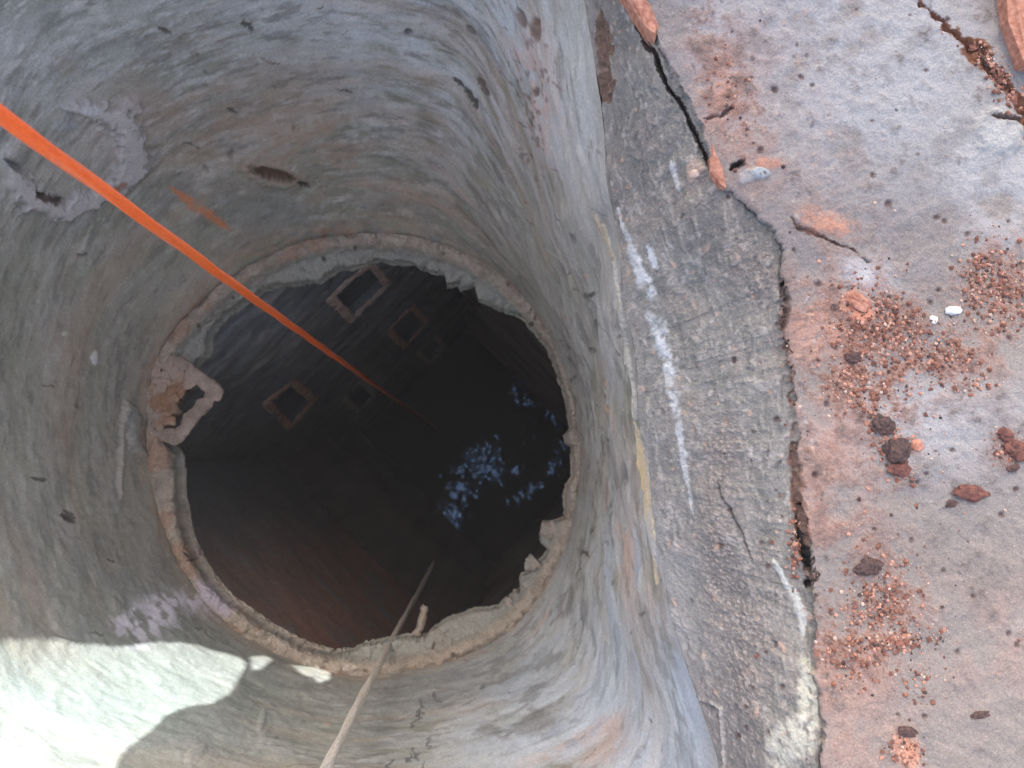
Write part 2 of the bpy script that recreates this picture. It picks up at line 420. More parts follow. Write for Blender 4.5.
# mortar ring round a plugged pipe
ARC = [(62, 106), (90, 105), (118, 120), (134, 145), (131, 168), (108, 187), (84, 203), (58, 211), (30, 198), (8, 172), (0, 158)]
S.line(ARC, [7, 10, 12, 15, 11, 7, 9, 10, 10, 9], (.42, .395, .385), .85, .008, warp=7, hard=.35)
S.line([(120, 100), (140, 108)], 6, (.36, .32, .30), .8, .006, warp=3)
S.line([(30, 188), (48, 198), (60, 200)], 2.5, (.05, .03, .02), .9, -.006, warp=2)
S.line([(110, 190), (122, 178)], 4, (.22, .10, .06), .8, 0, warp=3)
S.blob(12, 165, 11, 5, 30, (.10, .10, .105), .7, -.004); S.blob(65, 125, 12, 5, -8, (.33, .36, .38), .7, .001); S.blob(88, 107, 10, 4, 0, (.5, .51, .52), .7, .001)
S.blob(94, 358, 3, 7, 0, (.62, .62, .62), .9, .001, wet=.5); S.blob(62, 333, 3, 2, 0, (.55, .52, .48), .8, .001)
# ridge beside the small frame on the left
S.line([(126, 400), (122, 440), (118, 500)], 2.2, (.34, .32, .29), .8, .004, warp=1)
S.line([(128, 402), (134, 420), (136, 445), (146, 458)], [5, 6, 5, 3], (.20, .21, .21), .7, .006, warp=2)
# rust-tan staining next to the collar
nearring = sstep(.075, .0, TV)
S.mix((.33, .24, .17), nearring * sstep(-.6, .5, bl3 + st2 * .5) * .75)
S.mix((.27, .13, .07), nearring * sstep(.1, .8, bl2 + .5 * bl3) * .7 * sstep(480, 300, px))
# wet patch, its lilac-white gleam painted into the colour
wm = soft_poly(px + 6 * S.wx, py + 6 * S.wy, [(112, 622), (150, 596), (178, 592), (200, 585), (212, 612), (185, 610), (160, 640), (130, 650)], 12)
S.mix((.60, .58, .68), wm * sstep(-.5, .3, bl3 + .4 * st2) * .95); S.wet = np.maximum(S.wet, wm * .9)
S.wet = np.maximum(S.wet, .35 * sstep(0, .8, bl2 + st1 * .5) * (1 - leftw))
# lower bottom wall scratches
for k in range(9):
    x0 = random.uniform(390, 450); y0 = random.uniform(680, 760)
    S.line([(x0, y0), (x0 + random.uniform(-5, 5), y0 + 6), (x0 + random.uniform(-8, 8), y0 + 12)], 1.1, (.09, .09, .095), .8, -.001, warp=4)
S.line([(445, 650), (452, 662)], 5, (.36, .11, .05), .7, .001)
S.line([(560, 350), (590, 430)], 1.5, (.4, .4, .39), .4, 0)
# the lip: cream and yellow squeezed seam where the neck meets the rim
def seam(S):
    S.line([(633, 420), (641, 470), (650, 520), (658, 585)], [1.5, 3, 3.4, 2.8, 1.5], (.66, .50, .27), .95, .002, warp=2, taper=True)
    S.line([(612, 262), (628, 360), (636, 420)], 1.6, (.46, .43, .36), .85, .003, warp=2)
    S.line([(594, 215), (612, 262)], 2.0, (.42, .34, .24), .8, .002, warp=2)
seam(S)
S.mix((.30, .29, .28), sstep(.90, .98, TV) * sstep(360, 480, px) * .5)
nrm = grid_normals(P, NU, NV, True)
if nrm[(NU // 2) * NV + NV // 2] @ (np.array([-.15, 0, 0]) - P[(NU // 2) * NV + NV // 2]) < 0: nrm = -nrm
fade = sstep(0, .03, TV) * sstep(1, .97, TV)
Pn = P + nrm * (S.h * (.25 + .75 * fade))[:, None]
shaft = empty('manhole_shaft', (float(P1[:, 0].mean()), float(P1[:, 1].mean()), -.6))
tag(shaft, 'grey trowelled mortar neck narrowing to a round ragged opening over the dark pit', 'manhole shaft')
def under(o, parent):
    bpy.context.view_layer.update()
    o.parent = parent; o.matrix_parent_inverse = Matrix.Translation(-parent.location)
    return o
S.mix((.225, .275, .255), gauss(px, py, 90, 700, 200, 70) * .8)  # pale green of the sunlit patch painted into the mortar colour
S.col *= np.array([1.12, 1.10, 1.05])
S.col *= 1 - sstep(560, 700, py)[:, None] * np.array([.10, .05, -.02])
S.mix((.40, .46, .52), rw * sstep(.0, .7, st1 + .3 * bl3) * .6 * sstep(420, 600, py))
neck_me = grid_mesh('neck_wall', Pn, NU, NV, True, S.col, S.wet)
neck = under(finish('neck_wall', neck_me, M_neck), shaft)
NX, NY, NP = px, py, Pn
NN = nrm
def on_neck(x, y):
    i = int(np.argmin((NX - x) ** 2 + (NY - y) ** 2)); return NP[i], NN[i]

# ------------------------------------------------------------------ rim: bevelled band (A..B) and top slab (beyond B)
Z_TOP = 0.0
TR = np.radians(np.arange(-75, 62, .14)); NR = len(TR)
ra = polar(AL, TR, .09)
rb = polar(BL, TR, .012)
rb = rb + 5 * fbm(np.stack([TR * 30, TR * 0, TR * 0], -1), 4, 44) + .9 * fbm(np.stack([TR * 160, TR * 0, TR * 0], -1), 3, 45)
NB, NC = 110, 330
ub = np.linspace(0, 1, NB); uc = np.linspace(0, 1, NC)[1:]
rout = np.maximum(rb + 300, 1000)
PAr = at_z(CX + ra * np.cos(TR), CY + ra * np.sin(TR), np.full(NR, Z_A))
PBr = at_z(CX + rb * np.cos(TR), CY + rb * np.sin(TR), np.full(NR, Z_TOP - .005))
PBt = at_z(CX + (rb + 1.5) * np.cos(TR), CY + (rb + 1.5) * np.sin(TR), np.full(NR, Z_TOP))
POr = at_z(CX + rout * np.cos(TR), CY + rout * np.sin(TR), np.full(NR, Z_TOP))
PB_ = PAr[:, None] + (PBr - PAr)[:, None] * ub[None, :, None]
zb = Z_A + (Z_TOP - .005 - Z_A) * (1 - (1 - ub) ** 1.7)
PB_[..., 2] = zb[None, :]
PC_ = PBt[:, None] + (POr - PBt)[:, None] * uc[None, :, None]
P = np.concatenate([PB_, PC_], 1); NVR = P.shape[1]
P = P.reshape(-1, 3)
px, py = project(P)
isb = np.tile(np.concatenate([np.ones(NB), np.zeros(NC - 1)]), NR)
ubv = np.tile(np.concatenate([ub, np.ones(NC - 1)]), NR)
S = Surf(px, py, P)
f1 = fbm(P * 12, 5, 105); f2 = fbm(P * 40, 5, 108); f3 = fbm(P * 130, 4, 112); f4 = fbm(P * 420, 3, 115)
sv = fbm(np.stack([px * .055 - py * .0095 + f1, py * .010 + f2, px * 0 + f1], -1), 4, 131)
# band
B_grey, B_light, B_warm = (.185, .18, .16), (.31, .295, .275), (.28, .215, .165)
colb = np.zeros((len(px), 3)) + B_grey
def mixa(a, c, m): return a + (np.array(c) - a) * np.clip(m, 0, 1)[:, None]
colb = mixa(colb, B_light, .3 + .5 * sv + .3 * f2)
colb = mixa(colb, (.115, .105, .10), sstep(-.1, .8, f1 + .5 * sv) * .5)
colb = mixa(colb, B_warm, sstep(.0, .7, f2 + .4 * sv) * .5)
colb = mixa(colb, (.36, .35, .345), gauss(px, py, 660, 620, 50, 160, -8) * .75)
colb = mixa(colb, (.38, .30, .27), gauss(px, py, 700, 740, 25, 60) * .6)
colb = mixa(colb, (.34, .27, .25), gauss(px, py, 575, 60, 30, 110) * .7)
rx_ = px * .985 - py * .17 + 9 * f1 + 3 * f2; ry_ = px * .17 + py * .985 + 20 * f2
sf = fbm(np.stack([rx_ * .33, ry_ * .07, P[:, 0] * 60], -1), 4, 151, .65)
colb = mixa(colb, (.40, .36, .30), sstep(.25, .7, sf) * .55); colb = mixa(colb, (.09, .085, .08), sstep(.3, .8, -sf) * .5)
colb = (colb * .6 + colb.mean(1, keepdims=True) * .4) * [.88, .88, .85]
colb = mixa(colb, (.45, .42, .38), sstep(.45, .8, f3 + .4 * f4) * .35)
# top slab
T_mauve, T_blue, T_pink, T_orange = (.33, .30, .285), (.47, .49, .52), (.52, .34, .28), (.50, .24, .16)
colc = np.zeros((len(px), 3)) + T_mauve
colc = mixa(colc, (.25, .235, .235), sstep(-.3, .7, f1 + .3 * f2) * .6 + gauss(px, py, 900, 200, 70, 90, 30) * .6)
colc = mixa(colc, T_blue, 1.15 * np.clip(1.3 * gauss(px, py, 860, 60, 130, 120, 30) + gauss(px, py, 1000, 190, 50, 60) + .8 * gauss(px, py, 930, 420, 110, 60) + .6 * gauss(px, py, 740, 20, 60, 60) + .6 * gauss(px, py, 870, 275, 40, 25), 0, 1) * sstep(-1, .3, f2 + f1))
colc = mixa(colc, T_pink, .9 * np.clip(gauss(px, py, 825, 480, 45, 190) + .8 * gauss(px, py, 850, 700, 70, 110) + .7 * gauss(px, py, 740, 100, 60, 90) + .6 * gauss(px, py, 1000, 640, 80, 60), 0, 1) * sstep(-.8, .5, f2 + .6 * f1) * .9)
colc = mixa(colc, T_orange, np.clip(gauss(px, py, 815, 330, 38, 55) + gauss(px, py, 880, 360, 60, 60) * .8 + gauss(px, py, 880, 620, 50, 55) * .9 + gauss(px, py, 1005, 300, 40, 60) + gauss(px, py, 820, 560, 30, 130) * .6
                                + .7 * gauss(px, py, 720, 80, 35, 90, -20), 0, 1) * sstep(-.2, .8, f2 + .6 * f3 + .3 * f1) * .85)
colc = mixa(colc, (.50, .27, .20), np.clip(gauss(px, py, 870, 350, 45, 70) + gauss(px, py, 885, 620, 38, 50) + gauss(px, py, 1000, 300, 30, 50) + .8 * gauss(px, py, 940, 360, 50, 25), 0, 1) * sstep(-.5, .3, f3 + .4 * f2) * .75)
colc = mixa(colc, (.14, .09, .08), sstep(.75, 1.0, f3 + .5 * f2) * .7)
rust = np.clip(gauss(px, py, 880, 350, 50, 55) + gauss(px, py, 890, 610, 35, 50) + gauss(px, py, 1000, 290, 40, 45) + gauss(px, py, 893, 445, 18, 38) + gauss(px, py, 840, 650, 50, 20) + gauss(px, py, 945, 360, 50, 25)
               + .8 * gauss(px, py, 725, 80, 30, 90, -15) + .8 * gauss(px, py, 1008, 450, 22, 20) + .45 * gauss(px, py, 830, 450, 60, 300), 0, 1)
colc = mixa(colc, (.36, .165, .11), rust * sstep(-.25, .3, f4 * .7 + f3 * .6 + .4 * f2) * .9)
colc = mixa(colc, (.12, .06, .045), rust * sstep(.35, .6, f4 * .7 + f3 * .6) * .8)
colc = mixa(colc, (.20, .19, .19), sstep(.15, .8, f2 + .6 * f3 - .3 * f1) * .4)
colc = mixa(colc, (.48, .48, .5), sstep(.55, .9, f3 * .8 + .3 * f4 - .2 * f2) * .35)
wB = isb
colc = (colc * .9 + colc.mean(1, keepdims=True) * .1) * .68 * [1.01, .985, .935]
S.col = colb * wB[:, None] + colc * (1 - wB)[:, None]
S.h += (.0030 * f1 + .0013 * f2 + .0007 * f3 + .0005 * f4) * wB + (.0032 * f1 + .0012 * f2 + .0008 * f3 + .0004 * f4) * (1 - wB)
S.h += wB * (.0008 * sv + .0005 * sf)
# band details: grooves, patches, paint, seam
S.line([(602, 8), (608, 60), (606, 105)], [3, 6, 6, 5], (.13, .075, .05), .9, -.005, warp=6)
S.line([(583, 95), (596, 130), (598, 172)], [3, 3, 4], (.10, .06, .045), .85, -.005, warp=5)
S.blob(585, 92, 5, 7, 0, (.08, .05, .03), .9, -.005); S.blob(562, 150, 4, 4, 0, (.14, .07, .05), .8, -.003)
S.blob(588, 145, 6, 24, -12, (.42, .45, .46), .7, .001)
S.line([(617, 200), (632, 245), (650, 300), (668, 370), (681, 430), (695, 520)], [1.5, 5, 6, 4.5, 3.5, 1.6], (.50, .525, .53), .75, .0003, warp=1.8, dash=1.1)
S.line([(640, 255), (655, 310), (672, 385)], [2, 4.5, 2], (.50, .52, .53), .6, .0003, warp=3, dash=.5)
S.blob(652, 260, 3.5, 9, -20, (.6, .62, .62), .8, .0003, warp=.8)
S.line([(672, 160), (680, 190)], 3.5, (.5, .52, .53), .6, .0004)
seam(S)
S.line([(655, 590), (668, 640), (680, 700)], 1.4, (.08, .07, .06), .8, -.003, warp=3)
S.line([(650, 690), (668, 768)], 1.3, (.07, .06, .06), .9, -.003, warp=2); S.line([(668, 700), (690, 768)], 1.3, (.07, .06, .06), .9, -.003, warp=2)
S.line([(672, 660), (664, 700), (660, 740)], [4, 9, 8], (.42, .22, .14), .7, .0, warp=5, dash=.6)
S.line([(684, 690), (722, 708), (725, 768)], 1.6, (.52, .50, .46), .8, .002, warp=1)
S.line([(684, 690), (720, 710)], 1.6, (.10, .09, .09), .7, -.002, warp=1)
# coarse sandy patches on the band
for (x, y, a, b) in [(722, 455, 22, 40), (745, 660, 34, 110), (715, 560, 18, 60), (758, 280, 20, 36), (700, 175, 9, 9)]:
    i = S.near(x, y, max(a, b) * 1.5)
    m = np.exp(-((S.x[i] - x) / a) ** 2 - ((S.y[i] - y) / b) ** 2) * wB[i]
    g = fbm(P[i] * 560, 3, 211, .7)
    S.h[i] += m * .0010 * g
    S.col[i] += (np.where(g[:, None] > .25, np.array([[.34, .29, .25]]), np.array([[.13, .12, .115]])) - S.col[i]) * (m * .65)[:, None]
S.blob(694, 172, 9, 10, 0, (.38, .29, .23), .8, .001, warp=.7)
S.line([(772, 560), (785, 585), (797, 600), (806, 640)], [2, 3, 4.5, 5], (.46, .48, .45), .8, .0005, warp=4)
S.blob(808, 700, 11, 60, -4, (.50, .50, .40), .8, .001, warp=.5); S.blob(790, 745, 22, 34, 20, (.50, .50, .42), .7, .001, warp=.6)
S.line([(716, 480), (735, 520), (752, 560)], 1.2, (.07, .06, .06), .7, -.002, warp=3)
# the long dark crack and the ragged edge of the slab
S.line([(628, 8), (645, 38), (658, 62), (672, 92), (690, 122), (700, 148), (714, 178)], [1.2, 2.0, 1.8, 1.5, 1.7, 2, 1.8], (.02, .015, .012), 1, -.006, warp=3, taper=True)
S.line([(730, 170), (745, 160)], 1.8, (.03, .02, .02), .95, -.008, warp=2)
S.line([(790, 215), (797, 228), (820, 236), (850, 246), (870, 262)], [2.4, 1.6, 1.2, 1.0, .7], (.09, .05, .04), .85, -.003, warp=4)
S.line([(702, 114), (722, 118), (735, 107)], 1.3, (.07, .04, .04), .8, -.003, warp=4)
S.line([(786, 320), (790, 380), (792, 430), (796, 480), (806, 540), (808, 585)], [1.6, 1.2, 1.4, 4, 4, 2], (.17, .085, .055), .8, -.003, warp=5, dash=.9)
S.line([(797, 512), (804, 550), (808, 588)], [1.5, 3, 3.5], (.035, .025, .022), 1, -.007, warp=3)
S.blob(797, 575, 9, 12, 10, (.17, .165, .16), .8, -.002)
S.line([(782, 275), (787, 300), (785, 330)], 3, (.09, .06, .05), .8, -.006, warp=3, dash=.8)
S.blob(826, 222, 28, 15, 18, (.46, .22, .14), .8, .001, warp=.9, hard=.5); S.blob(765, 163, 22, 6, 8, (.46, .22, .14), .7, 0, warp=.6)
S.blob(857, 310, 16, 22, -40, (.52, .22, .13), .9, .003, warp=.35); S.blob(812, 335, 36, 26, -5, (.50, .28, .20), .6, .0005, warp=.9, hard=.6)
S.blob(908, 752, 16, 24, -25, (.50, .24, .15), .85, .002, warp=.7, hard=.5); S.blob(720, 85, 12, 34, 10, (.46, .25, .18), .55, 0, warp=1, hard=.7)
S.blob(745, 178, 11, 6, -30, (.33, .33, .33), .7, .002, warp=.7); S.blob(760, 174, 9, 5, 0, (.42, .46, .47), .8, .003)
S.blob(862, 275, 22, 13, 30, (.46, .49, .52), .6, .0005, warp=.7, hard=.6)
S.blob(996, 133, 24, 22, 10, (.42, .43, .40), .6, .003)
# wide crack at upper right, packed with rubble
S.line([(920, 0), (946, 22), (962, 42), (985, 62), (1002, 84), (1024, 112), (1050, 150)], [1.2, 2, 4, 7, 6, 8, 10], (.15, .06, .03), .99, -.005, warp=9, taper=False)
S.line([(985, 118), (1024, 122)], 2, (.12, .08, .06), .9, -.006, warp=3)
S.blob(1022, 20, 14, 44, -8, (.36, .14, .08), .95, .003, warp=.2)
# pits
for k in range(110):
    x = random.uniform(720, 1024); y = random.uniform(0, 768); s_ = random.choice([1.2, 1.5, 2, 2.6, 3.4])
    S.blob(x, y, s_, s_ * random.uniform(.7, 1.3), random.uniform(0, 180), (.09, .06, .055), .85, -.0015, .35)
for k in range(420):
    x = random.uniform(600, 830); y = random.uniform(0, 768); s_ = random.uniform(.8, 2.0)
    S.blob(x, y, s_, s_ * random.uniform(1, 3), random.gauss(-8, 20), random.choice([(.4, .38, .35), (.10, .09, .085), (.45, .3, .22)]), .6, random.choice([.0006, -.001]), .35)
nrm = grid_normals(P, NR, NVR, False)
nrm[nrm[:, 2] < 0] *= -1
fa = sstep(0, .06, ubv)
Pr = P + nrm * (S.h * (.3 + .7 * fa))[:, None]
Pr[:, 2] -= .0005
rim_me = grid_mesh('rim', Pr, NR, NVR, False, S.col, S.wet)
RX, RY, RP, RN = px, py, Pr, nrm
slab = empty('manhole_surround', (.4, 0, 0))
tag(slab, 'thick cracked mortar rim with pink brick dust along the right side of the shaft mouth', 'manhole surround')
under(finish('rim_top', rim_me, M_rim), slab)
def on_rim(x, y):
    i = int(np.argmin((RX - x) ** 2 + (RY - y) ** 2)); return RP[i], RN[i]
# rest of the rim, beyond the photograph's edges
TQ = np.radians(np.arange(62, 285.01, 2.0)); NQ = len(TQ)
qa = polar(AL, TQ, .09); qb = polar(BL, TQ, .05)
rows = []
for (f_, z_) in ((0, Z_A), (.3, -.03), (.7, -.008), (1, 0)):
    r_ = qa + (qb - qa) * f_
    rows.append(at_z(CX + r_ * np.cos(TQ), CY + r_ * np.sin(TQ), np.full(NQ, z_)))
base = at_z(CX + qb * np.cos(TQ), CY + qb * np.sin(TQ), np.full(NQ, 0.))
cen = np.array([-.15, 0, 0])
for g in (1.3, 1.8):
    rows.append(cen + (base - cen) * [g, g, 0])
Pq = np.stack(rows, 1).reshape(-1, 3)
cq = np.zeros((len(Pq), 3)) + (.27, .25, .25)
cq = mixa(cq, (.42, .3, .26), .5 + fbm(Pq * 9, 4, 3))
me = grid_mesh('rim_far', Pq, NQ, len(rows), False, cq)
under(finish('rim_edge', me, M_rim), slab)
# ground sheet with an opening
N_ = 96; an = np.linspace(0, 2 * np.pi, N_, endpoint=False)
ringr = [.62, 1.2, 3, 6, 12]
Pg = np.stack([np.stack([np.cos(an) * r * (1.25 if r < 1 else 1) + (.0 if r < 1 else 0), np.sin(an) * r * (1.2 if r < 1 else 1), np.full(N_, -.05 if r < 1 else -.06)], -1) for r in ringr], 1).reshape(-1, 3)
g_o = finish('ground', grid_mesh('ground', Pg, N_, len(ringr), True), M_ground); g_o['kind'] = 'structure'

# ------------------------------------------------------------------ collar: squeezed mortar round the lower opening
TC = np.radians(np.arange(-180, 180, .25)); NCn = len(TC)
c1 = polar(R1, TC, .05) + 3; c0 = polar(R0, TC)
c0 = c0 + 1.6 * fbm(np.stack([np.cos(TC) * 14, np.sin(TC) * 14, TC * 0], -1), 5, 301) + 1.2 * fbm(np.stack([np.cos(TC) * 60, np.sin(TC) * 60, TC * 0], -1), 3, 302)
c0 = np.minimum(c0, c1 - 8)
ns = 26
sec = np.linspace(0, 1, ns)
rr_ = c1[:, None] + (c0 - c1)[:, None] * sec[None]
wid = (c1 - c0)[:, None]
kk = np.hanning(121); kk /= kk.sum()
wsm = np.convolve(np.concatenate([wid[-60:, 0], wid[:, 0], wid[:60, 0]]), kk, 'valid')
wl = sstep(-.25, -.6, np.cos(TC)) * sstep(-.35, .0, np.sin(TC))
wdiv = (13. * (1 - wl) + wl * np.clip(wsm * .95, 13., 30.))[:, None]
bead = np.minimum(sec[None] * wid / wdiv, 2.0)      # rounded bead in the outer 16 px, plate further in
zz = Z_RING + .010 + .0045 * np.sin(np.clip(bead, 0, 1) * np.pi) - .013 * sstep(.85, 1.6, bead) - .006 * sec[None]
zz = zz * np.ones_like(rr_)
rounded = np.clip(1 - (sec[None]) ** 6, 0, 1) ** .5
zt = zz - .010 * (1 - rounded)
top_ = at_z(CX + rr_ * np.cos(TC)[:, None], CY + rr_ * np.sin(TC)[:, None], zt)
und = top_[:, ::-1].copy()
inn = top_[:, -1:, :]
und[..., 2] = (Z_RING - .022 - .03 * (1 - sec[None])) * np.ones((NCn, ns))
und[:, 0, :2] += (inn[:, 0, :2] - cen[:2]) * .01
P = np.concatenate([top_, und], 1); nvc = P.shape[1]
P = P.reshape(-1, 3); px, py = project(P)
S = Surf(px, py, P)
k1 = fbm(P * 45, 5, 401); k2 = fbm(P * 130, 4, 402); k0 = fbm(P * 14, 3, 403)
bd = np.concatenate([bead, bead[:, ::-1]], 1).reshape(-1)
S.col[:] = (.27, .23, .185)
S.mix((.40, .35, .285), .5 + .6 * k1)
S.mix((.26, .27, .24), sstep(.8, 1.4, bd) * (.85 + .3 * k1))
S.mix((.30, .15, .085), sstep(.3, .8, k0 + .6 * k1) * .5 * sstep(520, 300, px))
S.mix((.15, .10, .08), sstep(.5, .9, k2) * .5)
S.mix((.40, .36, .42), soft_poly(px, py, [(196, 578), (208, 582), (236, 610), (225, 618), (200, 600)], 5) * .8)  # lilac gleam painted into the collar colour as well
for k in range(16):
    a = random.uniform(0, 6.28); r_ = polar(R1, np.array([a]), .05)[0] - random.uniform(2, 20)
    S.blob(CX + r_ * math.cos(a), CY + r_ * math.sin(a), random.uniform(2, 4), random.uniform(1.5, 3), random.uniform(0, 180), (.07, .05, .04), .8, -.004)
P[:, 2] += .0045 * k1 + .0035 * k2 + .004 * k0 + S.h * .6
P[:, :2] += (np.stack([k2, np.roll(k2, 999)], -1) * .0012)
me = grid_mesh('collar', P, NCn, nvc, True, S.col, S.wet)
under(finish('mortar_collar', me, M_collar), shaft)

def bead_mesh(name, pts, nrms, w, h, mat, seed, colA, colB, closed=True, rough=.4, wid=None):
    """rounded bead of mortar swept along points lying on a surface"""
    pts = np.array(pts, float); n0 = np.array(nrms, float)
    if n0.ndim == 1: n0 = np.repeat(n0[None], len(pts), 0)
    # resample
    Q = []; NQs = []; Wd = []
    m = len(pts); wid = np.ones(m) if wid is None else np.array(wid, float)
    for i in range(m if closed else m - 1):
        j = (i + 1) % m; L = np.linalg.norm(pts[j] - pts[i]); k = max(3, int(L / (w * .22)))
        for t in np.linspace(0, 1, k, endpoint=False):
            Q.append(pts[i] * (1 - t) + pts[j] * t); NQs.append(n0[i] * (1 - t) + n0[j] * t); Wd.append(wid[i] * (1 - t) + wid[j] * t)
    Q = np.array(Q); NQs = np.array(NQs); Wd = np.array(Wd)
    if closed: T = np.roll(Q, -1, 0) - np.roll(Q, 1, 0)
    else: T = np.gradient(Q, axis=0)
    T /= np.linalg.norm(T, axis=1, keepdims=True) + 1e-9
    B = np.cross(T, NQs); B /= np.linalg.norm(B, axis=1, keepdims=True) + 1e-9
    ph = np.linspace(-.15 * np.pi, 1.15 * np.pi, 13)
    n1 = fbm(Q * 2.2 / w * .35, 3, seed)
    ww = w * Wd * (1 + rough * n1)
    V = Q[:, None] + B[:, None] * (np.cos(ph)[None, :, None] * ww[:, None, None]) + NQs[:, None] * ((np.sign(np.sin(ph)) * np.abs(np.sin(ph)) ** .7)[None, :, None] * (h * (1 + .5 * n1) * Wd ** .5)[:, None, None])
    V = V.reshape(-1, 3)
    nn = fbm(V * (1.2 / w), 4, seed + 5)
    V = V + np.repeat(NQs, 13, 0) * (nn * h * .45)[:, None] + np.repeat(B, 13, 0) * (fbm(V * (1.5 / w), 3, seed + 9) * w * .25)[:, None]
    c = np.zeros((len(V), 3)) + colA
    c = mixa(c, colB, .5 + .8 * fbm(V * (.8 / w), 3, seed + 20))
    me = grid_mesh(name, V, len(Q), 13, closed, c)
    return finish(name, me, mat)

# small square frame half-set into the collar on the left
fr = [(217, 392), (196, 413), (178, 438), (158, 432), (146, 408), (150, 380), (162, 356), (182, 366), (202, 381)]
FZ = Z_RING + .004
pts0 = at_z(np.array([a[0] for a in fr]), np.array([a[1] for a in fr]), FZ)
o = bead_mesh('weep_hole_frame', pts0, (0, 0, 1), .0105, .0045, M_collar, 61, (.23, .18, .15), (.32, .26, .22), rough=.1)
under(o, shaft)
# mortar face inside that frame, leaving its slot open
hx = at_z(np.array([150., 162, 184, 200, 190, 176, 174, 160, 150]), np.array([392., 362, 372, 384, 386, 402, 424, 428, 410]), FZ - .004)
gx, gy = np.meshgrid(np.arange(146, 204, 1.6), np.arange(352, 436, 1.6), indexing='ij')
fx, fy = gx.ravel(), gy.ravel()
Pf = at_z(fx, fy, np.full(len(fx), FZ - .003)); Pf[:, 2] += .005 * fbm(Pf * 70, 4, 71)
keep = inpoly(fx, fy, [(147, 398), (160, 356), (200, 370), (200, 384), (188, 390), (179, 405), (175, 426), (160, 434)])
idx = -np.ones(len(fx), int); V = []; Fs = []
nx_, ny_ = gx.shape
for i in np.nonzero(keep)[0]:
    idx[i] = len(V); V.append(Pf[i])
for i in range(nx_ - 1):
    for j in range(ny_ - 1):
        q = [idx[i * ny_ + j], idx[(i + 1) * ny_ + j], idx[(i + 1) * ny_ + j + 1], idx[i * ny_ + j + 1]]
        if min(q) >= 0: Fs.append(q)
me = poly_mesh('plug', V, Fs)
Va = np.array(V); cc = mixa(np.zeros((len(V), 3)) + (.34, .26, .21), (.24, .12, .06), sstep(-.1, .6, fbm(Va * 40, 4, 72)) * .8)
set_col(me, cc)
o = under(finish('mortar_plug', me, M_collar), shaft)
sm = o.modifiers.new('thick', 'SOLIDIFY'); sm.thickness = .02; sm.offset = 0
# hanging finger of mortar at the lower edge
fp = at_z(np.array([417., 420, 423, 424, 426]), np.array([634., 626, 616, 609, 604]), Z_RING - .03)
o = bead_mesh('mortar_drip', fp, (0, 0, 1), .0075, .008, M_collar, 83, (.28, .22, .17), (.34, .30, .26), closed=False, wid=[.9, .75, .9, 1.0, .25]); under(o, shaft)
for (a, b, c, d, sc_, sd_) in [((572, 436), (567, 436), 0, 0, 1, 5), ((556, 528), (545, 533), 0, 0, 1.6, 6), ((537, 560), (528, 568), 0, 0, 1.3, 7), ((512, 600), (506, 604), 0, 0, .8, 8)]:
    tq = np.linspace(0, 1.35, 8); fp = at_z(a[0] + (b[0] - a[0]) * tq, a[1] + (b[1] - a[1]) * tq, Z_RING - .012)
    o = bead_mesh('mortar_drip', fp, (0, 0, 1), .008 * sc_, .008, M_collar, 83 + sd_, (.25, .24, .21), (.36, .30, .25), closed=False, wid=[.9, 1, 1.05, 1.05, 1, .85, .55, .1]); under(o, shaft)

# ------------------------------------------------------------------ pit: four plastered walls, ledge, water
s2 = math.sqrt(.5)
WALL = {'nw': ((-s2, s2), .43), 'ne': ((s2, s2), .325), 'sw': ((-s2, -s2), .445), 'se': ((s2, -s2), .345)}
Z_W = CAMZ - 3.4
Z_PT = Z_RING - .03
pit = empty('pit_chamber', (0, 0, Z_W)); tag(pit, 'dark square plastered pit below the neck with mortar-edged weep holes in its wall', 'pit')
